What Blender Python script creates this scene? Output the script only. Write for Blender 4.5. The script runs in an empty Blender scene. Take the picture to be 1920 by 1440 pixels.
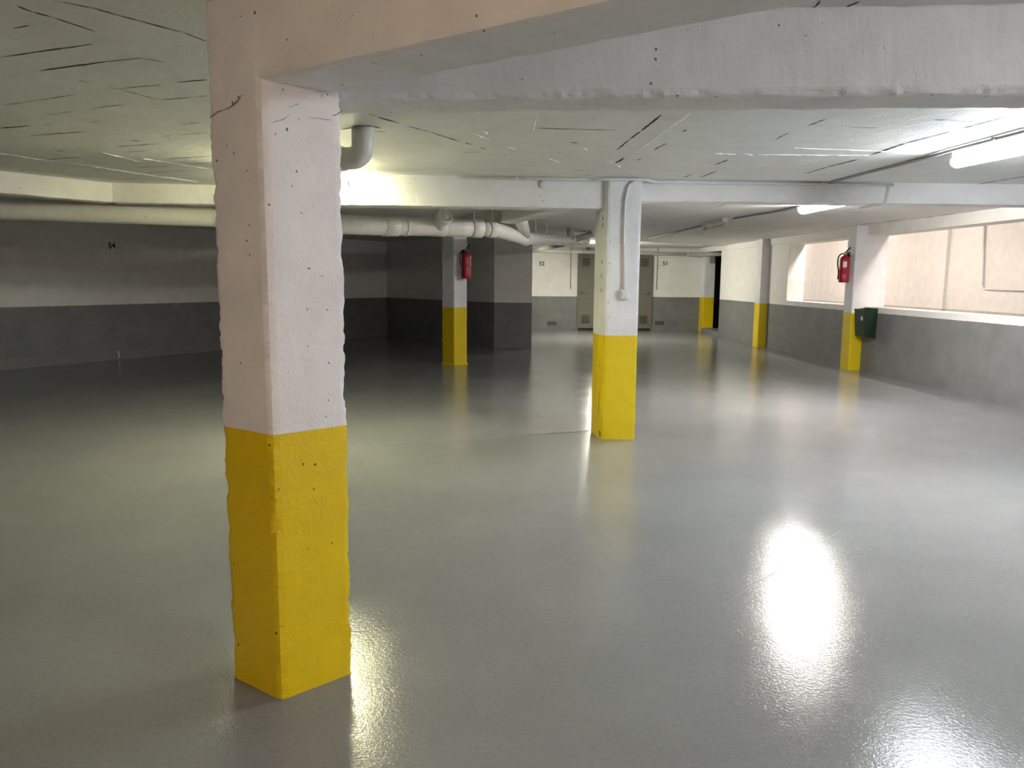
import bpy, bmesh, math, random
from mathutils import Vector, Matrix, noise

SC = bpy.context.scene
COL = SC.collection
rnd = random.Random(7)

# ------------------------------------------------------------------ camera
cam_d = bpy.data.cameras.new('camera')
cam_d.sensor_width = 36.0
cam_d.lens = 36.0 * 1450.0 / 1920.0
cam_d.clip_start = 0.05
cam = bpy.data.objects.new('camera', cam_d)
COL.objects.link(cam)
R3 = Matrix(((0.9991738, -0.0020876, -0.0405878),
             (-0.039931, 0.1354915, -0.9899735),
             (0.0075659, 0.9907763, 0.1352962)))
cam.matrix_world = Matrix.Translation((0, 0, 1.4)) @ R3.to_4x4()
SC.camera = cam

# ------------------------------------------------------------------ world, view
W = bpy.data.worlds.new('world')
SC.world = W
W.use_nodes = True
W.node_tree.nodes['Background'].inputs[0].default_value = (0.9, 0.95, 1.0, 1)
W.node_tree.nodes['Background'].inputs[1].default_value = 0.0
SC.view_settings.view_transform = 'Standard'
SC.view_settings.look = 'None'
SC.view_settings.gamma = 1.0
SC.view_settings.use_curve_mapping = False
SC.view_settings.exposure = 3.0

# strengths of the fluorescent tubes (all lamps are built as fixtures further down)
E_RIGHT, E_FAR, E_LEFT, E_BACK, E_RAMP, E_NEAR, E_WARM = 27.0, 26.5, 25.5, 24.0, 12.5, 14.5, 15.5
C_RIGHT = (0.88, 0.95, 1.0)
C_FAR = (1.0, 0.95, 0.90)
C_LEFT = (1.0, 0.97, 0.58)
C_BACK = (1.0, 0.96, 0.80)
C_RAMP = (1.0, 0.87, 0.77)
C_NEAR = (0.92, 0.95, 1.0)
C_WARM = (1.0, 0.72, 0.49)

# ------------------------------------------------------------------ materials
def new_mat(name):
    m = bpy.data.materials.new(name)
    m.use_nodes = True
    nt = m.node_tree
    return m, nt, nt.nodes['Principled BSDF']

def N(nt, t, **kw):
    n = nt.nodes.new(t)
    for k, v in kw.items():
        setattr(n, k, v)
    return n

def coords(nt, scale=1.0):
    g = N(nt, 'ShaderNodeNewGeometry')
    if scale == 1.0:
        return g.outputs['Position']
    mp = N(nt, 'ShaderNodeMapping')
    mp.inputs['Scale'].default_value = (scale,) * 3 if not isinstance(scale, tuple) else scale
    nt.links.new(g.outputs['Position'], mp.inputs['Vector'])
    return mp.outputs['Vector']

def noise_n(nt, vec, scale, detail=4, rough=0.6):
    n = N(nt, 'ShaderNodeTexNoise')
    n.inputs['Scale'].default_value = scale
    n.inputs['Detail'].default_value = detail
    n.inputs['Roughness'].default_value = rough
    nt.links.new(vec, n.inputs['Vector'])
    return n.outputs['Fac']

def ramp(nt, fac, p0, c0, p1, c1):
    r = N(nt, 'ShaderNodeValToRGB')
    r.color_ramp.elements[0].position = p0
    r.color_ramp.elements[0].color = (*c0, 1)
    r.color_ramp.elements[1].position = p1
    r.color_ramp.elements[1].color = (*c1, 1)
    nt.links.new(fac, r.inputs['Fac'])
    return r.outputs['Color']

def mixc(nt, fac, a, b):
    m = N(nt, 'ShaderNodeMix', data_type='RGBA')
    if isinstance(fac, float):
        m.inputs[0].default_value = fac
    else:
        nt.links.new(fac, m.inputs[0])
    for s, x in ((6, a), (7, b)):
        if isinstance(x, tuple):
            m.inputs[s].default_value = (*x, 1)
        else:
            nt.links.new(x, m.inputs[s])
    return m.outputs[2]

def bump(nt, bsdf, height, strength, dist):
    b = N(nt, 'ShaderNodeBump')
    b.inputs['Strength'].default_value = strength
    b.inputs['Distance'].default_value = dist
    nt.links.new(height, b.inputs['Height'])
    nt.links.new(b.outputs['Normal'], bsdf.inputs['Normal'])

def math_n(nt, op, a, b):
    m = N(nt, 'ShaderNodeMath', operation=op)
    for i, x in enumerate((a, b)):
        if isinstance(x, (int, float)):
            m.inputs[i].default_value = x
        else:
            nt.links.new(x, m.inputs[i])
    return m.outputs[0]

def painted(name, base, dado=None, dado_z=0.92, rough=0.6, bumpy=0.35, pits=0.0, grain=0.06, fine=90):
    """painted concrete: grainy paint film, optional darker dado below dado_z, optional dark pinholes"""
    m, nt, b = new_mat(name)
    p = coords(nt)
    f = noise_n(nt, p, 5, 5)
    lo = tuple(c * (1 - grain) for c in base); hi = tuple(min(1, c * (1 + grain)) for c in base)
    col = ramp(nt, f, 0.3, lo, 0.7, hi)
    if dado:
        sx = N(nt, 'ShaderNodeSeparateXYZ')
        nt.links.new(p, sx.inputs[0])
        wob = math_n(nt, 'MULTIPLY', math_n(nt, 'SUBTRACT', noise_n(nt, p, 14, 3), 0.5), 0.018)
        zz = math_n(nt, 'ADD', sx.outputs['Z'], wob)
        below = math_n(nt, 'LESS_THAN', zz, dado_z)
        g = noise_n(nt, p, 3, 6)
        dcol = ramp(nt, g, 0.3, tuple(c * 0.85 for c in dado), 0.7, tuple(c * 1.15 for c in dado))
        col = mixc(nt, below, col, dcol)
    if pits:
        v = N(nt, 'ShaderNodeTexVoronoi', feature='F1')
        v.inputs['Scale'].default_value = 24.0
        wv = N(nt, 'ShaderNodeTexNoise'); wv.inputs['Scale'].default_value = 90.0
        nt.links.new(p, wv.inputs['Vector'])
        wa = N(nt, 'ShaderNodeVectorMath', operation='SCALE'); wa.inputs['Scale'].default_value = 0.008
        nt.links.new(wv.outputs['Color'], wa.inputs[0])
        wb = N(nt, 'ShaderNodeVectorMath', operation='ADD')
        nt.links.new(p, wb.inputs[0]); nt.links.new(wa.outputs[0], wb.inputs[1])
        nt.links.new(wb.outputs[0], v.inputs['Vector'])
        sel = N(nt, 'ShaderNodeSeparateColor')
        nt.links.new(v.outputs['Color'], sel.inputs[0])
        few = math_n(nt, 'GREATER_THAN', sel.outputs[0], 1.0 - pits)
        size = math_n(nt, 'MULTIPLY', math_n(nt, 'POWER', sel.outputs[1], 2.0), 0.12)
        near = math_n(nt, 'LESS_THAN', v.outputs['Distance'], size)
        hole = math_n(nt, 'MULTIPLY', few, near)
        col = mixc(nt, hole, col, tuple(c * 0.22 for c in base))
    nt.links.new(col, b.inputs['Base Color'])
    b.inputs['Roughness'].default_value = rough
    h = math_n(nt, 'ADD', noise_n(nt, p, fine, 4, 0.65), math_n(nt, 'MULTIPLY', noise_n(nt, p, 9, 3), 1.6))
    bump(nt, b, h, bumpy, 0.006)
    return m

def plain(name, base, rough=0.5, metal=0.0, spec=None, bumpy=0.0):
    m, nt, b = new_mat(name)
    p = coords(nt)
    f = noise_n(nt, p, 22, 4)
    nt.links.new(ramp(nt, f, 0.3, tuple(c * 0.93 for c in base), 0.7, tuple(min(1, c * 1.07) for c in base)), b.inputs['Base Color'])
    b.inputs['Roughness'].default_value = rough
    b.inputs['Metallic'].default_value = metal
    if bumpy:
        bump(nt, b, noise_n(nt, p, 160, 3), bumpy, 0.002)
    return m

def glow(name, color, strength):
    m, nt, b = new_mat(name)
    b.inputs['Base Color'].default_value = (0.9, 0.9, 0.9, 1)
    b.inputs['Emission Color'].default_value = (*color, 1)
    b.inputs['Emission Strength'].default_value = strength
    return m

M = {}
M['wall'] = painted('white_wall_paint_grey_dado', (0.79, 0.78, 0.75), dado=(0.185, 0.19, 0.19), rough=0.5)
M['ceiling'] = painted('ceiling_paint', (0.76, 0.76, 0.74), rough=0.65, bumpy=0.5, grain=0.05)
M['beam'] = painted('beam_paint', (0.79, 0.78, 0.77), rough=0.6, bumpy=0.4, pits=0.8)
M['white'] = painted('column_white_paint', (0.79, 0.785, 0.81), rough=0.55, bumpy=0.45, pits=0.6)
M['yellow'] = painted('column_yellow_paint', (0.76, 0.56, 0.003), rough=0.42, bumpy=0.5, pits=0.15, grain=0.03)
M['gap_and_shade'] = plain('dark_joint_and_shade_line', (0.035, 0.03, 0.025), 0.9)
M['ridge'] = painted('ceiling_paint_ridge', (0.80, 0.80, 0.78), rough=0.6)
M['ramp'] = painted('ramp_wall_paint', (0.78, 0.76, 0.73), dado=(0.50, 0.47, 0.43), dado_z=0.88, rough=0.6)
M['pipe'] = plain('painted_pvc', (0.72, 0.71, 0.68), 0.35)
M['pipe_dull'] = plain('dull_grey_pvc', (0.42, 0.41, 0.38), 0.45)
M['dark'] = plain('painted_darkness', (0.02, 0.018, 0.016), 0.9)
M['black'] = plain('black_rubber', (0.008, 0.008, 0.008), 0.45)
M['red'] = plain('red_enamel', (0.42, 0.012, 0.03), 0.28)
M['label'] = plain('paper_label', (0.75, 0.7, 0.68), 0.6)
M['steel'] = plain('steel', (0.55, 0.55, 0.53), 0.3, 0.9)
M['green'] = plain('green_enamel', (0.005, 0.022, 0.009), 0.4)
M['door'] = plain('galvanised_door', (0.155, 0.151, 0.118), 0.5, 0.0, bumpy=0.1)
M['door_vent'] = plain('door_louvre', (0.09, 0.087, 0.065), 0.6)
M['plastic'] = plain('white_plastic', (0.70, 0.69, 0.69), 0.35)
M['greybox'] = plain('grey_plastic', (0.34, 0.34, 0.33), 0.4)
M['pinkcap'] = plain('lampholder_pink', (0.55, 0.36, 0.34), 0.4)
M['tube_off'] = plain('unlit_tube', (0.42, 0.40, 0.37), 0.25)
M['ink'] = plain('black_stencil_paint', (0.012, 0.012, 0.01), 0.7)

def floor_material():
    m, nt, b = new_mat('grey_epoxy_floor')
    p = coords(nt)
    f = noise_n(nt, p, 0.9, 6, 0.6)
    f2 = noise_n(nt, p, 60, 3)
    c1 = ramp(nt, f, 0.3, (0.222, 0.227, 0.232), 0.7, (0.268, 0.271, 0.273))
    c2 = ramp(nt, f2, 0.35, (0.80, 0.80, 0.80), 0.65, (1.0, 1.0, 1.0))
    mm = N(nt, 'ShaderNodeMix', data_type='RGBA', blend_type='MULTIPLY')
    mm.inputs[0].default_value = 0.5
    nt.links.new(c1, mm.inputs[6]); nt.links.new(c2, mm.inputs[7])
    nt.links.new(mm.outputs[2], b.inputs['Base Color'])
    r = ramp(nt, noise_n(nt, coords(nt, (0.5, 1.1, 1.0)), 1.6, 6, 0.65), 0.3, (0.07,) * 3, 0.7, (0.17,) * 3)
    nt.links.new(r, b.inputs['Roughness'])
    b.inputs['IOR'].default_value = 1.42
    # trowelled film: broad waves, medium orange peel, fine grit
    h = math_n(nt, 'ADD', math_n(nt, 'MULTIPLY', noise_n(nt, p, 2.2, 2), 0.55), math_n(nt, 'MULTIPLY', noise_n(nt, p, 11, 3), 0.13))
    h = math_n(nt, 'ADD', h, math_n(nt, 'MULTIPLY', noise_n(nt, p, 70, 3, 0.7), 0.55))
    bump(nt, b, h, 0.22, 0.008)
    return m
M['floor'] = floor_material()

# ------------------------------------------------------------------ mesh helpers
def tag(o, label=None, cat=None, group=None, kind=None):
    if label: o['label'] = label
    if cat: o['category'] = cat
    if group: o['group'] = group
    if kind: o['kind'] = kind
    return o

def thing(name, label, cat, loc, rotz=0.0, group=None):
    o = bpy.data.objects.new(name, None)
    COL.objects.link(o)
    o.empty_display_size = 0.1
    o.location = loc
    o.rotation_euler = (0, 0, rotz)
    return tag(o, label, cat, group, 'thing')

def obj(name, bm, mats, parent=None, smooth=False, local=True):
    """one mesh object; when it has a parent and local is False the mesh is in world space"""
    me = bpy.data.meshes.new(name)
    bmesh.ops.recalc_face_normals(bm, faces=bm.faces[:])
    bm.to_mesh(me); bm.free()
    for m in (mats if isinstance(mats, (list, tuple)) else [mats]):
        me.materials.append(m)
    if smooth:
        for pl in me.polygons:
            pl.use_smooth = True
    o = bpy.data.objects.new(name, me)
    COL.objects.link(o)
    if parent:
        o.parent = parent
        if not local:
            o.matrix_parent_inverse = world_of(parent).inverted()
    return o

def world_of(o):
    m = Matrix.LocRotScale(o.location, o.rotation_euler, o.scale)
    if o.parent:
        m = world_of(o.parent) @ o.matrix_parent_inverse @ m
    return m

def struct(name, bm, mats, label=None, smooth=False, parent=None):
    o = obj(name, bm, mats, parent, smooth)
    if not parent:
        tag(o, label, None, None, 'structure')
    return o

def box(bm, x0, x1, y0, y1, z0, z1, mi=0, bevel=0.0, mtx=None):
    vs = [bm.verts.new(v) for v in ((x0, y0, z0), (x1, y0, z0), (x1, y1, z0), (x0, y1, z0), (x0, y0, z1), (x1, y0, z1), (x1, y1, z1), (x0, y1, z1))]
    fs = [bm.faces.new([vs[i] for i in f]) for f in ((3, 2, 1, 0), (4, 5, 6, 7), (0, 1, 5, 4), (1, 2, 6, 5), (2, 3, 7, 6), (3, 0, 4, 7))]
    for f in fs: f.material_index = mi
    if bevel:
        es = {e for f in fs for e in f.edges}
        r = bmesh.ops.bevel(bm, geom=list(es), offset=bevel, segments=2, profile=0.5, affect='EDGES', clamp_overlap=True)
        vs = list({v for f in r['faces'] for v in f.verts} | {v for v in vs if v.is_valid})
    if mtx:
        for v in vs:
            if v.is_valid: v.co = mtx @ v.co
    return vs

def B(*a, **k):
    bm = bmesh.new(); box(bm, *a, **k); return bm

def prism(bm, pts, z0, z1, mi=0):
    lo = [bm.verts.new((x, y, z0)) for x, y in pts]
    hi = [bm.verts.new((x, y, z1)) for x, y in pts]
    n = len(pts)
    fs = [bm.faces.new(lo[::-1]), bm.faces.new(hi)]
    for i in range(n):
        fs.append(bm.faces.new((lo[i], lo[(i + 1) % n], hi[(i + 1) % n], hi[i])))
    for f in fs: f.material_index = mi
    return bm

def wall_seg(bm, a, b, th, z0, z1):
    """upright slab along a->b, its visible face on the line a-b, thickness to the left of a->b"""
    a = Vector(a); b = Vector(b); d = (b - a).normalized(); n = Vector((-d.y, d.x)) * th
    prism(bm, [tuple(a), tuple(b), tuple(b + n), tuple(a + n)], z0, z1)

def smooth_path(pts, r=0.06, seg=6):
    """polyline with its corners rounded"""
    P = [Vector(p) for p in pts]; out = [P[0]]
    for i in range(1, len(P) - 1):
        a, b, c = P[i - 1], P[i], P[i + 1]
        d0 = (a - b); d1 = (c - b)
        q = min(r, d0.length * 0.45, d1.length * 0.45)
        s = b + d0.normalized() * q; e = b + d1.normalized() * q
        for k in range(seg + 1):
            t = k / seg
            out.append((1 - t) ** 2 * s + 2 * t * (1 - t) * b + t * t * e)
    out.append(P[-1])
    return out

def tube(bm, path, radius, n=16, cap=True, mi=0):
    P = [Vector(p) for p in path]
    rad = radius if isinstance(radius, (list, tuple)) else [radius] * len(P)
    rings = []
    up = None
    for i, p in enumerate(P):
        if i == 0: t = P[1] - P[0]
        elif i == len(P) - 1: t = P[-1] - P[-2]
        else: t = (P[i + 1] - P[i]).normalized() + (P[i] - P[i - 1]).normalized()
        t.normalize()
        if up is None:
            up = Vector((0, 0, 1)) if abs(t.z) < 0.9 else Vector((0, 1, 0))
        x = t.cross(up).normalized(); y = x.cross(t).normalized(); up = y
        rings.append([bm.verts.new(p + (x * math.cos(2 * math.pi * k / n) + y * math.sin(2 * math.pi * k / n)) * rad[i]) for k in range(n)])
    for a, b in zip(rings, rings[1:]):
        for k in range(n):
            f = bm.faces.new((a[k], a[(k + 1) % n], b[(k + 1) % n], b[k])); f.material_index = mi; f.smooth = True
    if cap:
        for r in (rings[0], rings[-1]):
            f = bm.faces.new(r); f.material_index = mi
    return bm

def T(path, radius, n=16):
    return tube(bmesh.new(), path, radius, n)

def lathe(bm, prof, n=28, mi=0, mtx=None):
    """prof: (radius, z) pairs"""
    rings = []
    for r, z in prof:
        rings.append([bm.verts.new((max(r, 1e-4) * math.cos(2 * math.pi * k / n), max(r, 1e-4) * math.sin(2 * math.pi * k / n), z)) for k in range(n)])
    for a, b in zip(rings, rings[1:]):
        for k in range(n):
            f = bm.faces.new((a[k], a[(k + 1) % n], b[(k + 1) % n], b[k])); f.smooth = True; f.material_index = mi
    bm.faces.new(rings[0][::-1]).material_index = mi
    bm.faces.new(rings[-1]).material_index = mi
    if mtx:
        for r in rings:
            for v in r: v.co = mtx @ v.co
    return bm

def rough_extrude(poly, w0, w1, frame, ds=0.05, dw=0.03, amp=0.002, chip=0.008, rnd_r=0.004, seed=0, flare=0.0, caps=True, chip_scale=26.0):
    """concrete cast in boards: polygon (ccw, in u,v) swept along w, surface slightly uneven, corners nibbled"""
    O, U, V, Wd = [Vector(x) for x in frame]
    n = len(poly); P = [Vector(p) for p in poly]
    cen = sum(P, Vector((0, 0))) / n
    per = []
    for i in range(n):
        a, b = P[i], P[(i + 1) % n]; L = (b - a).length
        near = [x for x in (0.006, 0.014, 0.026) if x < L * 0.4]
        m = max(1, int((L - 0.052) / ds))
        ts = [0.0] + near + [0.026 + (L - 0.052) * k / m for k in range(1, m)] + [L - x for x in reversed(near)]
        e = (b - a).normalized(); nrm = Vector((e.y, -e.x))
        for t in ts:
            d = min(t, L - t); ci = i if t < L / 2 else (i + 1) % n
            c0 = P[ci]; pa = (P[ci - 1] - c0).normalized(); pb = (P[(ci + 1) % n] - c0).normalized()
            bis = (pa + pb)
            bis = bis.normalized() if bis.length > 1e-4 else Vector((0, 0))
            per.append((a + e * t, nrm, d, bis, ci))
    m = max(2, int((w1 - w0) / dw))
    rings = []
    for k in range(m + 1):
        w = w0 + (w1 - w0) * k / m
        ring = []
        for q, nrm, d, bis, ci in per:
            s = Vector((q.x * 7 + seed * 3.1, q.y * 7, w * 7))
            off = amp * (noise.noise(s) + 0.5 * noise.noise(s * 4.0))
            p = q + nrm * off
            if d < 0.026:
                z = w * chip_scale
                e = 0.5 + 0.9 * noise.noise(Vector((z, ci * 7.7 + seed, 0.3))) + 0.6 * noise.noise(Vector((z * 2.7, ci * 3.3 + seed, 5.3)))
                p = p + bis * (rnd_r + chip * max(0.0, e)) * (1 - d / 0.026) ** 1.3
            if flare and w - w0 < 0.06:
                p = p + (q - cen).normalized() * flare * (1 - (w - w0) / 0.06) ** 2
            ring.append(O + U * p.x + V * p.y + Wd * w)
        rings.append(ring)
    bm = bmesh.new()
    VR = [[bm.verts.new(p) for p in r] for r in rings]
    L = len(per)
    for a, b in zip(VR, VR[1:]):
        for k in range(L):
            bm.faces.new((a[k], a[(k + 1) % L], b[(k + 1) % L], b[k]))
    if caps:
        bm.faces.new(VR[0][::-1]); bm.faces.new(VR[-1])
    return bm

UP = ((0, 0, 0), (1, 0, 0), (0, 1, 0), (0, 0, 1))

# ================================================================== SETTING
CZ = 2.25          # ceiling height
# --- floor
bm = bmesh.new()
prism(bm, [(-15.5, -4.2), (9.2, -4.2), (9.2, 28), (-3, 28), (-15.5, 0.5)], -0.2, 0.0)
FLOOR_LINES = [(-0.93, 6.45, 1.0, 7.03, 0.016), (0.5, 6.86, 1.03, 7.05, 0.05), (1.05, 3.16, 2.02, 4.13, 0.012), (2.05, 4.9, 2.35, 4.5, 0.005)]
M['floor_seam'] = plain('floor_seam', (0.16, 0.165, 0.165), 0.4)
for x0, y0, x1, y1, w in FLOOR_LINES:
    a = Vector((x0, y0)); d = Vector((x1, y1)) - a; L = d.length; d.normalize(); n = Vector((-d.y, d.x)); m = max(6, int(L / 0.05)); prev = None
    for k in range(m + 1):
        c = a + d * L * k / m + n * 0.006 * noise.noise(Vector((x0 * 9, k * 0.35, 1)))
        ww = w * 0.5 * (0.25 + 0.75 * abs(noise.noise(Vector((x0 * 5, k * 0.3, 7)))))
        cur = (bm.verts.new((*(c + n * ww), 0.0012)), bm.verts.new((*(c - n * ww), 0.0012)))
        if prev:
            bm.faces.new((prev[0], prev[1], cur[1], cur[0])).material_index = 1
        prev = cur
struct('floor', bm, [M['floor'], M['floor_seam']], 'grey glossy epoxy garage floor')

# --- ceiling with its open joints, a drawn shade line and paint ridges
CRACKS_AND_SHADE = [(-1.897, 3.276, -1.437, 3.07, 0.0051), (-1.629, 2.904, -1.552, 2.864, 0.0047), (-1.851, 3.471, -1.501, 3.31, 0.008), (-1.501, 3.31, -1.337, 3.246, 0.0038), (-1.337, 3.246, -1.265, 3.309, 0.0038), (-1.768, 3.624, -1.744, 3.669, 0.0043), (-1.704, 3.744, -1.669, 3.771, 0.0044), (-1.669, 3.771, -1.426, 3.675, 0.0034), (-1.351, 3.631, -1.191, 3.574, 0.0059), (-1.669, 3.771, -1.565, 3.989, 0.0035), (-1.565, 3.989, -1.391, 3.92, 0.0059), (-1.352, 3.895, -1.286, 3.879, 0.0043), (-2.421, 4.171, -1.921, 3.904, 0.0042), (-2.332, 4.396, -2.123, 4.287, 0.0034), (-2.005, 4.213, -1.798, 4.112, 0.0039), (-2.181, 4.584, -2.111, 4.549, 0.0053), (-1.71, 4.607, -1.557, 4.535, 0.0051), (-2.815, 4.807, -2.577, 4.708, 0.0099), (-2.481, 4.669, -2.432, 4.65, 0.0055), (-2.809, 5.063, -2.341, 4.867, 0.0078), (-1.961, 5.011, -1.896, 4.97, 0.0056), (-1.846, 4.948, -1.628, 4.843, 0.0047), (-2.441, 5.424, -2.081, 5.269, 0.0081), (-2.225, 5.164, -2.171, 5.178, 0.0118), (-2.933, 5.63, -2.876, 5.625, 0.0132), (-2.47, 5.646, -2.289, 5.563, 0.0064), (-3.217, 6.056, -2.886, 5.899, 0.0075), (-2.317, 5.948, -1.899, 5.761, 0.0087), (-2.216, 6.179, -2.005, 6.078, 0.0059), (-2.737, 6.43, -2.454, 6.315, 0.0077), (-2.811, 6.751, -2.355, 6.547, 0.0079), (-3.812, 6.719, -3.739, 6.68, 0.008), (-3.284, 7.259, -3.013, 7.119, 0.0054), (-1.481, 2.666, -1.465, 2.724, 0.0066), (-1.465, 2.724, -1.429, 2.769, 0.0078), (-1.429, 2.769, -1.355, 2.921, 0.0045), (-0.598, 4.235, -0.555, 4.285, 0.0054), (-0.553, 4.313, -0.451, 4.477, 0.0093), (-0.416, 4.55, -0.301, 4.718, 0.0081), (-0.301, 4.718, -0.134, 5.025, 0.0085), (-0.101, 5.061, -0.058, 5.136, 0.0071), (-0.007, 5.234, 0.035, 5.294, 0.0092), (0.155, 5.529, 0.178, 5.551, 0.0077), (0.745, 6.218, 0.815, 6.272, 0.0088), (0.857, 6.491, 0.914, 6.518, 0.0114), (0.321, 4.553, 0.543, 4.567, 0.0084), (0.543, 4.567, 0.782, 4.58, 0.0052), (0.554, 4.986, 0.608, 5.02, 0.0106), (0.898, 5.24, 0.91, 4.844, 0.0072), (0.91, 4.844, 0.922, 4.601, 0.0084), (0.922, 4.601, 0.937, 4.143, 0.0094), (0.993, 5.853, 1.009, 5.596, 0.0122), (1.143, 5.24, 1.164, 4.973, 0.0073), (1.122, 5.685, 1.141, 5.608, 0.008), (1.166, 4.581, 1.169, 4.532, 0.0099), (1.697, 6.576, 1.718, 6.373, 0.0093), (1.834, 6.596, 1.853, 6.172, 0.0092), (-0.154, 5.487, 0.011, 5.405, 0.0038), (1.804, 4.357, 1.824, 4.182, 0.0081), (1.787, 4.807, 1.782, 4.564, 0.0056), (2.646, 5.307, 2.634, 4.848, 0.0104), (2.634, 4.848, 2.686, 4.441, 0.0097), (2.686, 4.441, 2.721, 4.031, 0.0091), (2.591, 6.287, 2.61, 5.894, 0.0083), (2.61, 5.894, 2.651, 5.496, 0.0109), (1.739, 5.865, 1.759, 5.602, 0.01), (4.347, 6.819, 4.369, 6.553, 0.0111), (4.369, 6.553, 4.398, 6.206, 0.0107), (2.396, 4.151, 2.459, 4.16, 0.0084), (2.459, 4.16, 2.714, 4.211, 0.0048), (2.042, 4.383, 2.217, 4.4, 0.0041), (3.018, 5.537, 3.049, 5.293, 0.0065), (0.992, 2.477, 1.038, 2.461, 0.0019), (-1.32, 2.617, -1.245, 2.675, 0.0032), (-1.245, 2.675, -1.154, 2.789, 0.0043), (-1.154, 2.789, -1.047, 2.913, 0.0048), (-1.047, 2.913, -0.999, 3.015, 0.0036), (-0.812, 4.693, -0.712, 4.605, 0.0099), (-0.719, 4.574, -0.61, 4.566, 0.013), (-0.616, 4.566, -0.576, 4.626, 0.0097), (-0.632, 4.728, -0.554, 4.722, 0.0067), (5.745, 11.738, 5.817, 11.274, 0.0178), (5.801, 11.168, 5.847, 10.749, 0.0172), (5.957, 10.351, 5.959, 10.169, 0.0205), (5.928, 9.998, 5.98, 9.739, 0.0199), (2.744, 9.183, 2.796, 8.537, 0.0116), (6.02, 16.261, 6.023, 15.404, 0.0175), (1.027, 2.532, 1.046, 2.516, 0.0049), (1.042, 2.517, 1.04, 2.465, 0.0039), (1.083, 2.524, 1.137, 2.53, 0.006), (1.137, 2.53, 1.158, 2.462, 0.005), (0.89, 2.531, 0.909, 2.53, 0.0039)]  # mostly joints; four strips by the nearest column draw soft shade along a ceiling step
RIDGES = [(-3.396, 5.775, -3.221, 6.136, 0.0076), (-3.171, 6.131, -2.775, 6.987, 0.009), (-2.775, 6.987, -2.573, 7.341, 0.0106), (-2.641, 5.661, -2.555, 6.101, 0.0058), (-2.466, 5.936, -2.302, 6.215, 0.0091), (-2.302, 6.215, -2.146, 6.495, 0.014), (-2.727, 6.983, -2.559, 7.339, 0.0159), (-3.972, 6.734, -3.397, 7.506, 0.0089), (0.663, 5.176, 0.708, 5.278, 0.011), (0.883, 5.632, 1.054, 6.013, 0.0144), (0.487, 5.668, 0.58, 5.839, 0.0101), (-0.048, 4.747, 0.059, 4.953, 0.0068), (0.009, 4.659, 0.037, 4.723, 0.0066), (0.173, 5.198, 0.229, 5.277, 0.0073), (1.026, 5.904, 1.077, 4.092, 0.0046), (2.024, 5.079, 2.659, 5.15, 0.0051), (1.913, 5.349, 2.643, 5.33, 0.0061), (1.578, 5.333, 1.735, 5.365, 0.0059), (1.781, 5.338, 1.857, 5.377, 0.0099), (1.895, 5.351, 1.964, 5.367, 0.0099), (0.303, 4.635, 0.292, 4.153, 0.0046)]
bm = bmesh.new()
prism(bm, [(-15.5, -4.2), (6.33, -4.2), (6.33, 21.6), (-3, 21.6), (-15.5, 0.5)], CZ, CZ + 0.25)
def strip(bm, x0, y0, x1, y1, w, z, mi, wob, thick=0.0, gaps=0.25):
    a = Vector((x0, y0)); d = Vector((x1, y1)) - a; L = d.length
    if L < 1e-4: return
    d.normalize(); n = Vector((-d.y, d.x)); m = max(4, int(L / 0.022)); prev = None
    for k in range(m + 1):
        s = Vector((x0 * 11 + k * 0.33, y0 * 7, 2.0 + mi))
        c = a + d * L * k / m + n * wob * noise.noise(s * 0.7)
        g = 0.95 + 0.75 * noise.noise(s * 1.9) if mi == 1 else 0.6 + 1.1 * noise.noise(s * 1.9)
        end = min(1.0, 4 * min(k, m - k) / m + 0.3)
        ww = 0.5 * w * max(0.0, g) * end
        if ww < w * gaps * 0.5: ww = 0.0
        if thick:
            cur = [bm.verts.new((*(c + n * ww), z)), bm.verts.new((*c, z - thick * max(0.2, g))), bm.verts.new((*(c - n * ww), z))]
        else:
            cur = [bm.verts.new((*(c + n * ww), z)), bm.verts.new((*(c - n * ww), z))]
        if prev:
            for i in range(len(cur) - 1):
                f = bm.faces.new((prev[i], prev[i + 1], cur[i + 1], cur[i])); f.material_index = mi
        prev = cur
for t in CRACKS_AND_SHADE:
    strip(bm, *t[:4], t[4] * 1.7, CZ - 0.0015, 1, 0.004)
for t in RIDGES:
    strip(bm, *t[:4], t[4] * 0.9, CZ - 0.0005, 2, 0.006, thick=0.006, gaps=0.35)
struct('ceiling', bm, [M['ceiling'], M['gap_and_shade'], M['ridge']], 'white painted concrete ceiling with open joints between planks')

# --- downstand beams
def beam(label, a, b, width, z0, z1=CZ + 0.02, seed=0, chip=0.008, ds=0.06, dw=0.05, side=1, amp=0.003):
    """visible face along a->b; the beam's thickness lies to the left (side=1) of a->b"""
    a = Vector(a); b = Vector(b); d = (b - a).normalized(); n = Vector((-d.y, d.x)) * side
    # u = n direction, v = z ; sweep along d.  n x z must equal d for an outward surface
    fr = ((a.x, a.y, 0), (n.x, n.y, 0), (0, 0, 1), (d.x, d.y, 0))
    poly = [(0, z0), (width, z0), (width, z1), (0, z1)]
    bm = rough_extrude(poly, 0, (b - a).length, fr, ds=ds, dw=dw, amp=amp, chip=chip, seed=seed, chip_scale=14)
    return struct('ceiling_beam', bm, M['beam'], label)

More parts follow.
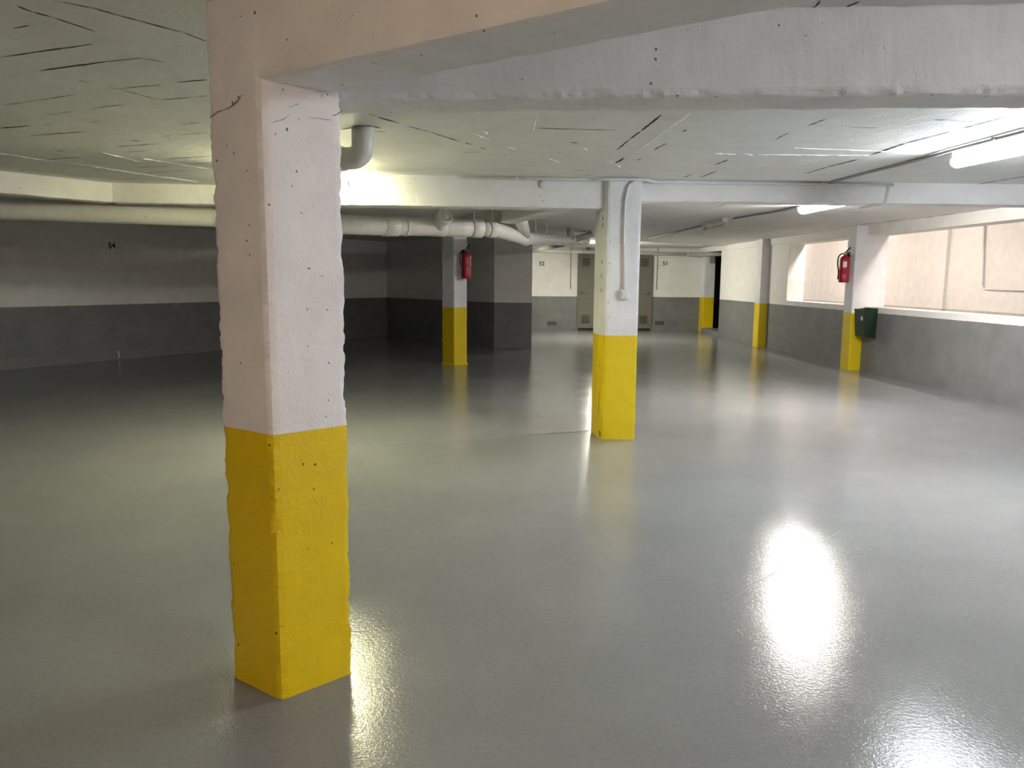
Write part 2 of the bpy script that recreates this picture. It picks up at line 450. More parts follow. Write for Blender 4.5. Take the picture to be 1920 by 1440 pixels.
A1 = Vector((0.797, -0.604))
F0 = Vector((-0.66, 2.44))
beam('diagonal ceiling beam running from the nearest column towards the viewer', F0 - A1 * 0.01, F0 + A1 * 4.2, 0.25, 1.985, seed=1, chip=0.004, dw=0.04)
beam('broad ceiling beam running right from the nearest column', (-0.55, 2.70), (6.0, 1.968), 0.235, 1.985, seed=2, chip=0.016, dw=0.022, amp=0.005)
beam('brightly lit ceiling beam left of the middle column', (-1.65, 6.62), (1.05, 6.72), 0.25, 1.995, seed=3, chip=0.006, dw=0.03)
beam('ceiling beam right of the middle column', (1.3, 6.78), (6.0, 6.74), 0.25, 2.07, seed=4, chip=0.005, dw=0.04)
beam('ceiling beam behind the long drain pipe at the left', (-3.42, 7.5), (-1.9, 7.62), 0.18, 2.07, seed=5, chip=0.005, dw=0.04)
beam('ceiling beam turning towards the viewer at the far left', (-8.4, 0.9), (-3.42, 7.5), 0.2, 2.07, seed=6, chip=0.005, dw=0.06)
beam('ceiling beam linking the offset ends behind the nearest column', (-1.72, 6.62), (-1.9, 7.8), 0.2, 2.03, seed=12, chip=0.005, side=-1, dw=0.06)
beam('ceiling beam from the middle column back to the left column', (1.1, 7.06), (-0.36, 12.45), 0.24, 2.06, seed=7, chip=0.005, dw=0.05, side=1)
beam('shallow ceiling rib before the back wall', (2.2, 15.25), (5.4, 18.95), 0.22, 2.215, seed=9, chip=0.004, dw=0.06)

# --- walls
bm = bmesh.new()
wall_seg(bm, (-14.77, -0.2), (-2.28, 19.0), 0.25, 0, CZ)
struct('wall_left', bm, M['wall'], 'left wall, white above a dark grey band')
bm = bmesh.new()
wall_seg(bm, (-14.75, -0.17), (-2.31, 18.955), -0.025, 0, 0.15)
nd0 = Vector((0.545, 0.838))
M['plinth'] = painted('plinth_grey_paint', (0.20, 0.205, 0.205), rough=0.5)
for s, h0, h1 in ((3.95, 0.02, 0.15), (6.55, 0.05, 0.14)):
    cx = Vector((-4.96, 14.88)) - nd0 * (s - 1.9) + Vector((0.838, -0.545)) * 0.029
    vs = [bm.verts.new((*(cx + nd0 * a), z)) for a, z in ((-0.006, h0), (0.008, h0 + 0.01), (0.012, h1), (-0.01, h1 - 0.01))]
    bm.faces.new(vs).material_index = 1
struct('baseboard_left', bm, [M['plinth'], M['ridge']], 'low grey plinth along the left wall')
bm = bmesh.new()
prism(bm, [(-2.28, 19.0), (0.27, 15.58), (1.02, 15.5), (1.05, 21.6), (-2.6, 21.6)], 0, CZ)
struct('wall_middle', bm, M['wall'], 'projecting wall block between the left wall and the storeroom doors')
bm = bmesh.new()
box(bm, 1.0, 6.33, 21.3, 21.6, 0, CZ)
struct('wall_back', bm, M['wall'], 'back wall with two grey storeroom doors')
for y0, y1, z0, z1, lb in ((-4.2, 11.94, 0, 1.003, 'low grey parapet of the right wall under the large opening'), (-4.2, 11.94, 2.1, CZ, 'lintel over the large opening in the right wall'),
                           (12.24, 15.05, 0, 1.008, 'low grey parapet under the small opening in the right wall'), (12.24, 15.05, 2.1, CZ, 'lintel over the small opening in the right wall'),
                           (15.05, 16.04, 0, CZ, 'right wall between the small opening and the next column'), (16.37, 19.33, 0, CZ, 'right wall between the column and the dark doorway'), (19.33, 20.86, 2.15, CZ, 'lintel over the dark doorway')):
    bm = bmesh.new(); box(bm, 6.0, 6.33, y0, y1, z0, z1)
    struct('wall_right', bm, M['wall'], lb)
bm = bmesh.new(); box(bm, 5.97, 5.999, 12.25, 16.03, 2.125, CZ - 0.001); struct('trim_2', bm, M['wall'], 'shallow ledge along the top of the right wall')
bm = bmesh.new(); box(bm, 5.97, 5.999, 16.38, 21.25, 2.125, CZ - 0.001); struct('trim_3', bm, M['wall'], 'shallow ledge along the top of the right wall by the dark doorway')
bm = bmesh.new()
box(bm, -15.5, 9.2, -4.45, -4.2, 0, CZ)
struct('wall_front', bm, M['wall'], 'wall behind the viewer')
bm = bmesh.new(); box(bm, 9.0, 9.2, -4.2, 28, 0, 2.62)
struct('wall_ramp', bm, M['ramp'], 'pale wall of the ramp beyond the openings')
struct('trim_4', B(8.93, 8.999, 14.70, 15.05, 0, 2.62), M['ramp'], 'flat pilaster on the ramp wall')
struct('ceiling_ramp', B(6.0, 9.2, -4.2, 28, 2.62, 2.8), M['ramp'], 'ceiling over the ramp')
struct('wall_ramp_end', B(6.33, 9.0, 27.7, 28, 0, 2.62), M['ramp'], 'end wall of the ramp')
struct('wall_ramp_side', B(6.0, 6.33, 21.62, 28, 0, 2.62), M['ramp'], 'side wall of the ramp past the doorway')
struct('wall_ramp_top', B(6.0, 6.33, -4.2, 21.6, CZ + 0.26, 2.62), M['ramp'], 'wall above the openings on the ramp side')
# doorway room in the far right corner, its darkness put into near-black walls
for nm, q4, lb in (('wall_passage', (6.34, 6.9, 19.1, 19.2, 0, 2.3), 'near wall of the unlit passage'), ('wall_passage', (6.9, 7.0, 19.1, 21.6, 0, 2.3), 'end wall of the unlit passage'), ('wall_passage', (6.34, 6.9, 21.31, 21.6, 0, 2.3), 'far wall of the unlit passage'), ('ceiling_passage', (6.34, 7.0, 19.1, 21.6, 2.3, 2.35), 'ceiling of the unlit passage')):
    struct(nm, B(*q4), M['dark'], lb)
struct('trim_1', B(6.0, 6.9, 19.34, 20.86, 0, 0.1), M['plinth'], 'grey threshold step of the dark doorway')

# --- storeroom doors
def door(name, x0, x1, hinge_right, label):
    bm = bmesh.new()
    box(bm, x0, x1, 21.262, 21.298, 0.055, 2.05, bevel=0.004)
    d = struct(name, bm, M['door'], label)
    fr = bmesh.new()
    for a, b, c, e in ((x0 - 0.035, x0, 0, 2.085), (x1, x1 + 0.035, 0, 2.085), (x0, x1, 2.052, 2.085)):
        box(fr, a, b, 21.25, 21.299, c, e)
    struct('door_frame', fr, M['door'], parent=d)
    struct('door_gap', B(x0, x1, 21.27, 21.299, 0.003, 0.054), M['dark'], parent=d)
    for zc in (1.86, 0.30):
        for xc in ((x0 + 0.2), (x1 - 0.2)):
            v = bmesh.new()
            box(v, xc - 0.105, xc + 0.105, 21.256, 21.262, zc - 0.11, zc + 0.11)
            for k in range(9):
                z = zc - 0.095 + k * 0.0235
                box(v, xc - 0.095, xc + 0.095, 21.246, 21.258, z - 0.004, z + 0.006, mtx=None)
            struct('vent_grille', v, M['door_vent'], parent=d)
    xh = x1 - 0.07 if hinge_right else x0 + 0.07
    s = -1 if hinge_right else 1
    h = bmesh.new()
    lathe(h, [(0.024, 0), (0.024, 0.01), (0.011, 0.012), (0.011, 0.05)], 16, mtx=Matrix.Translation((xh, 21.262, 1.03)) @ Matrix.Rotation(math.pi / 2, 4, 'X'))
    tube(h, [(xh, 21.215, 1.03), (xh + s * 0.12, 21.212, 1.03)], 0.011, 10)
    struct('door_handle', h, M['steel'], parent=d, smooth=True)
door('door_1', 2.68, 3.50, False, 'grey metal storeroom door with its lever at the left edge')
door('door_2', 3.88, 4.69, True, 'grey metal storeroom door with its lever at the right edge')

# ================================================================== COLUMNS
M['pit'] = plain('pit_in_concrete', (0.14, 0.13, 0.12), 0.9)
M['pit_yellow'] = plain('pit_in_yellow_paint', (0.12, 0.06, 0.01), 0.9)
def dot(s, z, r=0.0045): return ((s, z - r, r), (s + r * 0.3, z + r, r * 1.6))
NEAR_MARKS = [((-0.87, 2.60), (-0.66, 2.44), [((0.012, 1.90, 0.006), (0.054, 1.913, 0.004), (0.082, 1.915, 0.002), (0.121, 1.921, 0.004), (0.153, 1.933, 0.005), (0.178, 1.949, 0.002)), dot(0.127, 1.78), dot(0.093, 1.807, 0.003), dot(0.13, 1.93, 0.006), dot(0.16, 1.945, 0.004)]),
              ((-0.66, 2.44), (-0.452, 2.618), [((0.03, 1.862, 0.002), (0.069, 1.877, 0.002), (0.097, 1.899, 0.001)), ((0.087, 1.915, 0.001), (0.123, 1.931, 0.003)), ((0.15, 1.895, 0.001), (0.238, 1.898, 0.002)), ((0.238, 1.912, 0.002), (0.255, 1.918, 0.005), (0.274, 1.933, 0.004))]
               + [dot(s, z, r) for s, z, r in ((0.202, 1.968, 0.004), (0.221, 1.975, 0.003), (0.131, 1.296, 0.005), (0.186, 1.402, 0.003), (0.204, 1.293, 0.003), (0.149, 0.945, 0.003), (0.188, 0.939, 0.003), (0.108, 1.725, 0.0045), (0.041, 1.83, 0.003), (0.12, 1.60, 0.003), (0.09, 1.68, 0.003), (0.10, 0.79, 0.005), (0.137, 0.70, 0.004), (0.11, 0.5, 0.003), (0.012, 0.72, 0.005), (0.06, 1.10, 0.002))])]
MID_MARKS = [((1.036, 6.77), (1.072, 6.66), [((0.035, z0, 0.012), (0.04, z1, 0.02)) for z0, z1 in ((1.94, 1.90), (1.88, 1.84), (1.57, 1.53), (1.45, 1.41), (1.32, 1.28))] + [((0.035, 0.66, 0.008), (0.04, 0.63, 0.008)), ((0.045, 0.42, 0.008), (0.04, 0.30, 0.01), (0.05, 0.2, 0.006)), ((0.08, 0.02, 0.03), (0.07, 0.07, 0.02))])]
def face_marks(bm, c, P, Q, lines, z0, z1):
    """pits and hairline cracks in the face P->Q: polylines of (distance along the face, height, width)"""
    P = Vector(P) - c; Q = Vector(Q) - c; d = (Q - P).normalized(); nn = Vector((d.y, -d.x)) * 0.0035
    for ln in lines:
        if not z0 <= ln[0][1] < z1: continue
        prev = None; pts = []
        for (s0, h0, w0), (s1, h1, w1) in zip(ln, ln[1:]):
            for k in range(5):
                t = k / 5; pts.append((s0 + (s1 - s0) * t, h0 + (h1 - h0) * t, w0 + (w1 - w0) * t))
        pts.append(ln[-1])
        for i, (s, h, w) in enumerate(pts):
            j = 0.0025 * noise.noise(Vector((s * 130, h * 130, 3)))
            ww = 0.5 * w * (0.7 + 0.8 * noise.noise(Vector((s * 210, h * 210, 9)))) * (0.35 if i in (0, len(pts) - 1) else 1)
            steep = abs(ln[-1][1] - ln[0][1]) > abs(ln[-1][0] - ln[0][0])
            e = P + d * (s + j) + nn
            cur = [bm.verts.new((*(e + d * ww), h)), bm.verts.new((*(e - d * ww), h))] if steep else [bm.verts.new((*e, h + j + ww)), bm.verts.new((*e, h + j - ww))]
            if prev:
                f = bm.faces.new((prev[0], prev[1], cur[1], cur[0])); f.material_index = 1
            prev = cur
def column(label, poly, split=0.91, top=CZ - 0.002, seed=0, flare=0.0, marks=(), **k):
    c = sum((Vector(p) for p in poly), Vector((0, 0))) / len(poly)
    t = thing('concrete_column', label, 'column', (c.x, c.y, 0), group='yellow and white concrete columns')
    loc = [(p[0] - c.x, p[1] - c.y) for p in poly]
    lo = rough_extrude(loc, 0.0, split, UP, seed=seed, flare=flare, **k); hi = rough_extrude(loc, split, top, UP, seed=seed, **k)
    for P, Q, lines in marks:
        face_marks(lo, c, P, Q, lines, 0, split); face_marks(hi, c, P, Q, lines, split, top)
    obj('yellow_base', lo, [M['yellow'], M['pit_yellow']], t)['label'] = 'lower part painted yellow'
    obj('white_shaft', hi, [M['white'], M['pit']], t)['label'] = 'upper part painted white'
    return t
column('large rough-edged column nearest the viewer', marks=NEAR_MARKS, poly= [(-0.87, 2.60), (-0.66, 2.44), (-0.452, 2.618), (-0.664, 2.778)], split=0.90, seed=11, ds=0.03, dw=0.009, amp=0.0022, chip=0.0075, chip_scale=24, rnd_r=0.003)
column('middle column with a light switch and a conduit on its front', marks=MID_MARKS, poly= [(1.072, 6.66), (1.36, 6.645), (1.375, 7.06), (1.03, 7.08), (1.036, 6.77)], split=0.915, seed=12, dw=0.02, chip=0.005)
column('column with a fire extinguisher standing in the dim area under the drain pipe', [(-0.424, 12.46), (-0.22, 12.63), (-0.42, 12.83), (-0.63, 12.62)], split=0.93, seed=13, flare=0.018, dw=0.03, chip=0.004)
column('column in the right wall with a fire extinguisher above a green bin', [(5.81, 11.95), (6.33, 11.95), (6.33, 12.23), (5.81, 12.23)], split=0.905, seed=14, dw=0.03, chip=0.003)
column('column in the right wall halfway between the window opening and the dark doorway', [(5.83, 16.05), (6.2, 16.05), (6.2, 16.36), (5.83, 16.36)], split=0.92, seed=15, dw=0.03, chip=0.003)
column('column in the far corner at the edge of the dark doorway', [(6.04, 20.88), (6.33, 20.88), (6.33, 21.29), (6.04, 21.29)], split=0.93, seed=16, dw=0.04, chip=0.003)

# ================================================================== LIGHTS
def ceiling_light(label, a, b, strength, color, group='fluorescent ceiling lights', z=CZ, drop=0.03, width=0.12, deep=0.075, lit=True):
    a = Vector(a); b = Vector(b); d = b - a; L = d.length; c = (a + b) / 2
    t = thing('ceiling_light', label, 'ceiling light', (c.x, c.y, z), math.atan2(d.y, d.x), group)
    # housing: shallow tray against the ceiling with sloped sides
    bm = bmesh.new()
    box(bm, -L / 2, L / 2, -width * 0.36, width * 0.36, -drop - 0.022, -0.0, bevel=0.004)
    obj('housing', bm, M['plastic'], t)
    if lit:
        bm = bmesh.new(); n = 12; rings = []
        prof = [(-width / 2 * math.cos(math.pi * k / n), -drop - 0.022 - deep * math.sin(math.pi * k / n) ** 0.7) for k in range(n + 1)]
        for x, s in ((-L / 2 + 0.012, 1), (L / 2 - 0.012, 1)):
            rings.append([bm.verts.new((x, y, zz)) for y, zz in prof])
        for k in range(n):
            bm.faces.new((rings[0][k], rings[0][k + 1], rings[1][k + 1], rings[1][k]))
        bm.faces.new(rings[0]); bm.faces.new(rings[1]); bm.faces.new((rings[0][0], rings[1][0], rings[1][-1], rings[0][-1]))
        obj('diffuser', bm, glow('lit_diffuser', color, strength), t)
        for s in (-1, 1):
            bm = bmesh.new()
            vs = []
            for x in (s * (L / 2 - 0.011), s * (L / 2 + 0.004)):
                vs.append([bm.verts.new((x, y * 1.04, zz - 0.001 if k not in (0, n) else -drop - 0.018)) for k, (y, zz) in enumerate(prof)])
            for k in range(n):
                bm.faces.new((vs[0][k], vs[0][k + 1], vs[1][k + 1], vs[1][k]))
            bm.faces.new(vs[0]); bm.faces.new(vs[1]); bm.faces.new((vs[0][0], vs[1][0], vs[1][-1], vs[0][-1]))
            obj('end_cap', bm, M['plastic'], t)
    else:
        bm = T([(-L / 2 + 0.03, 0, -drop - 0.06), (L / 2 - 0.03, 0, -drop - 0.06)], 0.014, 14)
        obj('tube', bm, M['tube_off'], t)
        for s in (-1, 1):
            bm = bmesh.new()
            box(bm, s * (L / 2 - 0.02) - 0.014, s * (L / 2 - 0.02) + 0.014, -0.022, 0.022, -drop - 0.085, -drop - 0.02, bevel=0.005)
            obj('lamp_holder', bm, M['pinkcap'], t)
    return t
ceiling_light('lit fluorescent light at the right edge, nearest of the ceiling lights', (3.14, 5.15), (3.26, 3.93), E_RIGHT, C_RIGHT, drop=0.03, width=0.085, deep=0.052)
ceiling_light('lit fluorescent light tucked behind the beam right of the middle column', (3.66, 8.85), (3.66, 7.65), E_FAR, C_FAR, drop=0.012, width=0.12, deep=0.065)
ceiling_light('unlit fluorescent batten on the dim ceiling before the back wall', (3.37, 11.75), (3.37, 10.75), 0, C_FAR, lit=False)
ceiling_light('lit fluorescent light hidden behind the nearest column', (-1.78, 6.28), (-1.05, 6.36), E_LEFT, C_LEFT)
ceiling_light('lit fluorescent light hidden behind the middle column', (2.89, 17.5), (2.89, 18.75), E_BACK, C_BACK)
ceiling_light('lit fluorescent light overhead beside the right wall', (3.25, 0.9), (3.25, -0.3), E_NEAR, C_NEAR)
ceiling_light('warm light behind the viewer', (0.0, -2.2), (-1.2, -2.2), E_WARM, C_WARM)
for x, y, s in ((6.58, 9.6, 1.0), (6.58, 13.6, 0.85), (6.58, 17.4, 1.1), (6.58, 22.4, 1.5)):
    ceiling_light('warm white light on the ramp ceiling', (x, y), (x, y + 1.2), E_RAMP * s, C_RAMP, group='ramp ceiling lights', z=2.62)

# ================================================================== PIPES
dp = thing('drain_pipe', 'thick white drain pipe slung below the ceiling from left to centre', 'pipe', (-1.4, 8.1, 1.95))
mainP = [(-7.6, 6.95, 2.02), (-4.51, 7.62, 2.013), (-2.635, 7.97, 1.985), (-1.396, 8.2, 1.937), (-1.039, 8.5, 1.945), (-0.431, 8.9, 1.966), (0.0, 9.15, 1.972)]
obj('pipe_run', T(smooth_path(mainP, 0.2, 4), 0.1, 28), M['pipe'], dp, local=False)
farP = [(0.0, 9.15, 1.972), (0.16, 9.27, 1.968), (0.577, 10.3, 1.921), (0.755, 11.3, 1.969), (1.423, 13.2, 2.04), (1.94, 14.5, 2.10)]
obj('far_run', T(smooth_path(farP, 0.18, 5), 0.085, 24), M['pipe'], dp, local=False)
def along(P, i, t0, t1, r, name, mat):
    a, b = Vector(P[i]), Vector(P[i + 1]); d = (b - a).normalized(); p = a + d * t0; q = a + d * t1; e = d * 0.012
    return obj(name, tube(bmesh.new(), [p, p + e * 0.3, q - e * 0.3, q], [r * 0.97, r, r, r * 0.97], 28), mat, dp, local=False)
along(mainP, 2, -0.02, 0.12, 0.107, 'collar', M['pipe'])
along(mainP, 4, -0.02, 0.16, 0.108, 'collar', M['pipe'])
along(mainP, 4, 0.24, 0.27, 0.106, 'collar', M['pipe'])
along(mainP, 5, -0.14, 0.02, 0.106, 'collar', M['pipe'])
along(mainP, 5, 0.36, 0.5, 0.109, 'collar', M['pipe'])
along(farP, 0, 0.1, 0.2, 0.1, 'collar', M['pipe'])
along(farP, 2, -0.04, 0.14, 0.095, 'collar', M['pipe'])
along(farP, 4, 0.35, 0.5, 0.093, 'collar', M['pipe'])
# cleanout branch with a screw cap, pointing up and towards the viewer
a = Vector((-0.50, 8.86, 1.97)); d = Vector((0.42, -0.72, 0.40)).normalized()
cl = obj('cleanout', T([a, a + d * 0.235], 0.085, 24), M['pipe'], dp, local=False)
bm = bmesh.new()
q = Vector((0, 0, 1)).rotation_difference(d).to_matrix().to_4x4()
lathe(bm, [(0.0925, 0), (0.0945, 0.005), (0.0945, 0.045), (0.09, 0.052), (0.066, 0.053), (0.064, 0.046), (0.035, 0.046), (0.033, 0.06), (0.012, 0.062)], 28, mtx=Matrix.Translation(a + d * 0.20) @ q)
cp = obj('screw_cap', bm, M['pipe'], cl); cp.matrix_parent_inverse = world_of(cl).inverted()
# slanting inlets from the ceiling
obj('inlet_pipe', T([(0.40, 9.05, 2.26), (0.56, 10.2, 1.97)], 0.085, 20), M['pipe'], dp, local=False)
obj('inlet_pipe', T(smooth_path([(1.52, 13.3, 2.26), (1.52, 13.3, 2.06)], 0.02, 2), 0.06, 18), M['pipe_dull'], dp, local=False)
obj('inlet_pipe', T([(1.62, 13.55, 2.07), (1.98, 14.2, 2.20)], 0.055, 18), M['pipe_dull'], dp, local=False)
for x, y, z in ((-0.075, 9.06, 1.99), (0.135, 9.22, 1.99), (0.80, 11.4, 1.98), (1.02, 12.05, 2.0)):
    obj('hanger_rod', T([(x - 0.01, y, CZ + 0.002), (x, y, z)], 0.0075, 8), M['pipe'], dp, local=False)

ep = thing('elbow_pipe', 'white pipe elbow coming down through the ceiling beside the nearest column', 'pipe', (-0.68, 4.63, CZ))
eP = smooth_path([(-0.68, 4.63, CZ + 0.01), (-0.68, 4.63, 2.085), (-1.30, 4.88, 2.075), (-1.32, 4.89, CZ + 0.01)], 0.11, 8)
obj('bend', T(eP, 0.064, 24), M['pipe'], ep, local=False)
e0 = Vector((-0.78, 4.67, 2.0835)); ed = Vector((-0.62, 0.25, -0.01)).normalized()
obj('socket', T([e0 + ed * 0.02, e0 + ed * 0.14], 0.071, 24), M['pipe'], ep, local=False)

wp = thing('wall_pipe', 'long thin pipe along the top of the back wall above the doors', 'pipe', (3.8, 21.1, 2.1))
obj('pipe_run', T(smooth_path([(1.40, 20.6, 2.14), (1.44, 21.13, 2.155), (2.28, 21.15, 2.138), (5.93, 21.15, 2.08)], 0.1, 5), 0.05, 18), M['pipe'], wp, local=False)
obj('slanting_run', T([(1.50, 14.35, 2.03), (1.40, 20.62, 2.14)], 0.052, 18), M['pipe_dull'], wp, local=False)
obj('bend', T(smooth_path([(5.7, 21.15, 2.083), (5.90, 21.0, 2.075), (5.95, 20.72, 2.08), (6.45, 20.3, 2.08)], 0.12, 5), 0.058, 18), M['pipe_dull'], wp, local=False)
for x in (2.4, 5.62):
    obj('clamp', T([(x, 21.15, 2.137 - (x - 2.28) * 0.0159), (x + 0.05, 21.15, 2.136 - (x - 2.28) * 0.0159)], 0.058, 18), M['pipe'], wp, local=False)
# ================================================================== CONDUITS
def conduit(label, path, r=0.011, mat=None, clips=(), bend=0.06):
    p0 = Vector(path[0])
    t = thing('electrical_conduit', label, 'conduit', p0)
    obj('conduit_tube', T(smooth_path(path, bend, 6), r, 10), mat or M['plastic'], t, local=False)
    for c in clips:
        bm = bmesh.new(); box(bm, c[0] - 0.014, c[0] + 0.014, c[1] - 0.014, c[1] + 0.014, c[2] - 0.012, c[2] + 0.012, bevel=0.003)
        obj('clip', bm, mat or M['plastic'], t, local=False)
    return t
conduit('white conduit running along the top of the beam and across the middle column', [(-0.15, 6.648, 2.232), (0.92, 6.69, 2.232), (1.0, 6.628, 2.23), (1.40, 6.62, 2.23), (1.48, 6.752, 2.228), (3.58, 6.752, 2.228)], 0.012, clips=((0.3, 6.664, 2.233), (2.2, 6.755, 2.228), (2.95, 6.755, 2.228)))
conduit('white conduit rising from the light switch on the middle column', [(1.226, 6.636, 1.31), (1.214, 6.636, 1.85), (1.218, 6.636, 2.08), (1.245, 6.634, 2.19), (1.31, 6.625, 2.218)], 0.011, bend=0.09)
conduit('conduit feeding the nearest ceiling light', [(3.0, 6.73, 2.236), (3.01, 6.1, 2.237), (3.04, 5.45, 2.237), (3.02, 5.0, 2.237), (3.06, 3.6, 2.237)], 0.010, M['greybox'], clips=((3.025, 4.6, 2.236),))
conduit('short conduit hooking under the beam', [(3.54, 6.748, 2.22), (3.515, 6.745, 2.06), (3.43, 6.78, 2.052), (3.40, 7.02, 2.052)], 0.011)
conduit('dark conduit along the ceiling towards the back wall', [(3.64, 8.92, 2.237), (3.62, 9.6, 2.237), (3.47, 10.7, 2.237)], 0.013, M['greybox'])
conduit('dark conduit along the ceiling behind the unlit batten', [(3.45, 11.8, 2.237), (3.47, 16.3, 2.237)], 0.013, M['greybox'])
conduit('conduit bent into an L on the ramp wall', [(8.97, 13.72, 2.6), (8.97, 13.6, 1.275), (8.97, 9.0, 1.24)], 0.018, M['plastic'], bend=0.1)
conduit('conduit standing upright behind the small window opening', [(8.945, 21.9, 2.6), (8.945, 21.9, 0.9)], 0.05, M['greybox'])
conduit('thin upright conduit beside the left storeroom door', [(2.47, 21.28, 2.26), (2.45, 21.27, 2.2), (2.46, 21.285, 1.12)], 0.012, M['greybox'], bend=0.02)
conduit('thin upright conduit beside the right storeroom door', [(4.86, 21.28, 2.26), (4.83, 21.27, 2.2), (4.84, 21.285, 1.12)], 0.012, M['greybox'], bend=0.02)

# ================================================================== FITTINGS
sw = thing('light_switch', 'small white surface switch box on the middle column', 'light switch', (1.228, 6.645, 1.272))
obj('back_box', B(-0.036, 0.036, -0.034, 0.012, -0.042, 0.042, bevel=0.006), M['plastic'], sw)
obj('rocker', B(-0.022, 0.022, -0.041, -0.032, -0.028, 0.028, bevel=0.003), M['plastic'], sw)
jb = thing('junction_box', 'small round junction box on the lit beam', 'junction box', (0.53, 6.705, 2.19))
bm = bmesh.new()
lathe(bm, [(0.036, 0), (0.036, 0.022), (0.03, 0.028), (0.01, 0.029)], 24, mtx=Matrix.Rotation(math.pi / 2, 4, 'X'))
obj('lid', bm, M['plastic'], jb)
el = thing('emergency_light', 'small grey box lamp high on the far corner column', 'lamp', (6.21, 20.86, 1.97))
obj('housing', B(-0.06, 0.06, -0.06, 0.012, -0.13, 0.12, bevel=0.008), M['greybox'], el)
bm = bmesh.new(); lathe(bm, [(0.03, 0), (0.03, 0.015), (0.022, 0.024), (0.005, 0.027)], 18, mtx=Matrix.Translation((0.0, -0.06, 0.07)) @ Matrix.Rotation(math.pi / 2, 4, 'X'))
obj('lens', bm, M['plastic'], el)

def extinguisher(label, loc, rotz, hose_side, sticker):
    """bottom of the cylinder at loc; its back (the bracket) faces local +y"""
    t = thing('fire_extinguisher', label, 'fire extinguisher', loc, rotz, 'fire extinguishers on columns')
    bm = bmesh.new()
    lathe(bm, [(0.068, 0), (0.074, 0.004), (0.076, 0.018), (0.076, 0.205), (0.0765, 0.207), (0.0765, 0.211), (0.076, 0.213), (0.076, 0.345), (0.071, 0.375), (0.056, 0.4), (0.034, 0.414), (0.024, 0.418), (0.024, 0.43)], 32)
    obj('cylinder_body', bm, M['red'], t)
    bm = bmesh.new()
    lathe(bm, [(0.02, 0.43), (0.024, 0.434), (0.024, 0.452), (0.017, 0.456), (0.017, 0.478)], 18)
    v = obj('valve', bm, M['steel'], t)
    bm = bmesh.new()
    lathe(bm, [(0.014, 0), (0.016, 0.002), (0.016, 0.012), (0.012, 0.014)], 16, mtx=Matrix.Translation((0.024, -0.012, 0.443)) @ Matrix.Rotation(math.pi / 2, 4, 'Y'))
    obj('pressure_gauge', bm, M['steel'], v)
    s = hose_side
    bm = bmesh.new()
    box(bm, -0.01, 0.01, -0.006, 0.006, 0, 0.115, bevel=0.003, mtx=Matrix.Translation((0, 0, 0.465)) @ Matrix.Rotation(math.radians(48), 4, 'Y'))
    box(bm, -0.01, 0.01, -0.006, 0.006, 0, 0.085, bevel=0.003, mtx=Matrix.Translation((0, 0, 0.45)) @ Matrix.Rotation(math.radians(80), 4, 'Y'))
    obj('handle', bm, M['black'], t)
    pth = smooth_path([(s * 0.015, 0, 0.447), (s * 0.075, 0, 0.45), (s * 0.125, 0, 0.40), (s * 0.132, 0, 0.28), (s * 0.098, -0.01, 0.20), (s * 0.088, -0.02, 0.10)], 0.06, 6)
    h = obj('hose', T(pth, 0.0105, 12), M['black'], t)
    bm = bmesh.new(); tube(bm, [(s * 0.088, -0.02, 0.115), (s * 0.086, -0.02, 0.05)], [0.013, 0.016], 12)
    obj('nozzle', bm, M['black'], h)
    bm = bmesh.new()
    box(bm, -0.02, 0.02, 0.06, 0.1, 0.10, 0.45, bevel=0.003)
    obj('wall_bracket', bm, M['black'], t)
    n = 10
    for (z0, z1, a0, a1, mat) in sticker:
        bm = bmesh.new(); prev = None
        for k in range(n + 1):
            a = math.radians(a0 + (a1 - a0) * k / n); r = 0.0772
            cur = (bm.verts.new((r * math.sin(a), -r * math.cos(a), z0)), bm.verts.new((r * math.sin(a), -r * math.cos(a), z1)))
            if prev:
                bm.faces.new((prev[0], cur[0], cur[1], prev[1]))
            prev = cur
        obj('paper_label', bm, M[mat], t)
    return t
M['red2'] = plain('faded_red_label', (0.40, 0.09, 0.11), 0.5)
extinguisher('dark red fire extinguisher with a black hose on the column in the dim area', (-0.232, 12.43, 1.39), math.radians(40), -1, ((0.22, 0.33, -45, 45, 'red2'), (0.06, 0.19, -40, 40, 'red2')))
extinguisher('bright red fire extinguisher with a white label on the column above the green bin', (5.705, 12.06, 1.375), math.radians(-62), -1, ((0.235, 0.325, 18, 62, 'label'), (0.06, 0.13, 20, 60, 'red2')))

# green waste paper bin fixed to the right wall
bn = thing('waste_bin', 'dark green metal waste bin on the right wall beside the yellow column', 'bin', (6.0, 11.68, 0.54))
bm = bmesh.new()
# tapered tub: back against the wall (+x), front leaning out
pts = [(-0.165, -0.155, 0.02), (0.0, -0.165, 0.0), (0.0, 0.165, 0.0), (-0.165, 0.155, 0.02), (-0.195, -0.165, 0.43), (0.0, -0.175, 0.45), (0.0, 0.175, 0.45), (-0.195, 0.165, 0.43)]
vs = [bm.verts.new(p) for p in pts]
for f in ((3, 2, 1, 0), (0, 1, 5, 4), (1, 2, 6, 5), (2, 3, 7, 6), (3, 0, 4, 7)):
    bm.faces.new([vs[i] for i in f])
ins = [bm.verts.new((x * 0.94 - 0.004, y * 0.94, z)) for x, y, z in pts[4:]]
low = [bm.verts.new((x * 0.85 - 0.006, y * 0.88, 0.06)) for x, y, z in pts[:4]]
for k in range(4):
    bm.faces.new((vs[4 + k], vs[4 + (k + 1) % 4], ins[(k + 1) % 4], ins[k]))
    bm.faces.new((ins[k], ins[(k + 1) % 4], low[(k + 1) % 4], low[k]))
bm.faces.new(low)
obj('tub', bm, M['green'], bn)
obj('rim', B(-0.2, -0.186, -0.17, 0.17, 0.415, 0.436, bevel=0.003), M['green'], bn)
bm = bmesh.new()
n = 40; ring = []
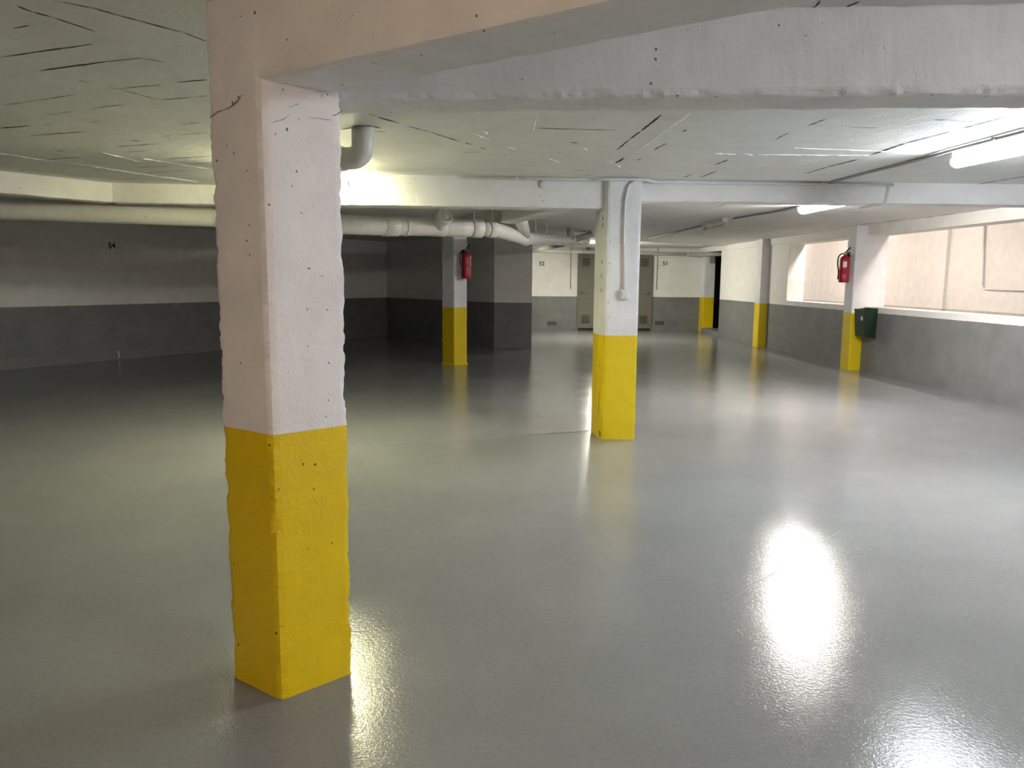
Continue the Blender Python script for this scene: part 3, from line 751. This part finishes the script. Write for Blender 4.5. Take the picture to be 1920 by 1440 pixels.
for k in range(n):
    a = 2 * math.pi * k / n; r = 0.032 + 0.007 * math.cos(5 * a)
    ring.append((r * math.cos(a), r * math.sin(a)))
lo = [bm.verts.new((0.0, y, z)) for y, z in ring]; hi = [bm.verts.new((-0.004, y, z)) for y, z in ring]
bm.faces.new(lo); bm.faces.new(hi[::-1])
for k in range(n): bm.faces.new((lo[k], lo[(k + 1) % n], hi[(k + 1) % n], hi[k]))
for v in bm.verts: v.co = Matrix.Translation((-0.1865, -0.07, 0.295)) @ Matrix.Rotation(math.radians(-5), 4, 'Y') @ v.co
obj('round_emblem', bm, M['label'], bn)['label'] = 'small white flower-shaped emblem'

# low air vents in the back wall
def vent(label, x, z):
    t = thing('air_vent', label, 'air vent', (x, 21.3, z), 0, 'low air vents in the back wall')
    w, h = 0.125, 0.056
    bm = bmesh.new()
    for a, b, c, d in ((-w, w, -h, -h + 0.008), (-w, w, h - 0.008, h), (-w, -w + 0.008, -h, h), (w - 0.008, w, -h, h), (-w, w, -0.006, 0.006)):
        box(bm, a, b, -0.014, 0.002, c, d)
    for k in range(1, 5):
        xx = -w + k * 2 * w / 5
        box(bm, xx - 0.006, xx + 0.006, -0.012, 0.002, -h, h)
    obj('grille', bm, M['plinth'], t)
    obj('duct_opening', B(-w + 0.004, w - 0.004, -0.004, 0.002, -h + 0.004, h - 0.004), M['black'], t)
vent('small black brick vent low on the wall left of the storeroom doors', 1.965, 0.178)
vent('small black brick vent low on the wall right of the storeroom doors', 4.945, 0.208)

# stencilled numbers
def number(txt, label, loc, rotz, size):
    cu = bpy.data.curves.new('stencilled_number', 'FONT')
    cu.body = txt; cu.size = size; cu.align_x = 'CENTER'; cu.align_y = 'CENTER'; cu.extrude = 0.0015; cu.offset = size * 0.02
    cu.materials.append(M['ink'])
    tmp = bpy.data.objects.new('stencilled_number', cu)
    me = bpy.data.meshes.new_from_object(tmp)
    bpy.data.objects.remove(tmp)
    o = bpy.data.objects.new('stencilled_number', me); COL.objects.link(o)
    o.location = loc; o.rotation_euler = (math.pi / 2, 0, rotz)
    return tag(o, label, 'wall number', 'stencilled bay numbers', 'thing')
number('52', 'black stencilled number 52 on the back wall left of the doors', (1.665, 21.297, 1.80), 0, 0.15)
number('51', 'black stencilled number 51 on the back wall right of the doors', (5.06, 21.297, 1.83), 0, 0.15)
number('50', 'black stencilled number 50 above the left storeroom door', (2.93, 21.297, 2.20), 0, 0.12)
nd = Vector((0.545, 0.838))
p = Vector((-4.96, 14.88)) - nd * 3.2
number('54', 'black stencilled number on the dim left wall', (-6.07, 13.17, 1.88), math.atan2(0.838, 0.545), 0.13)
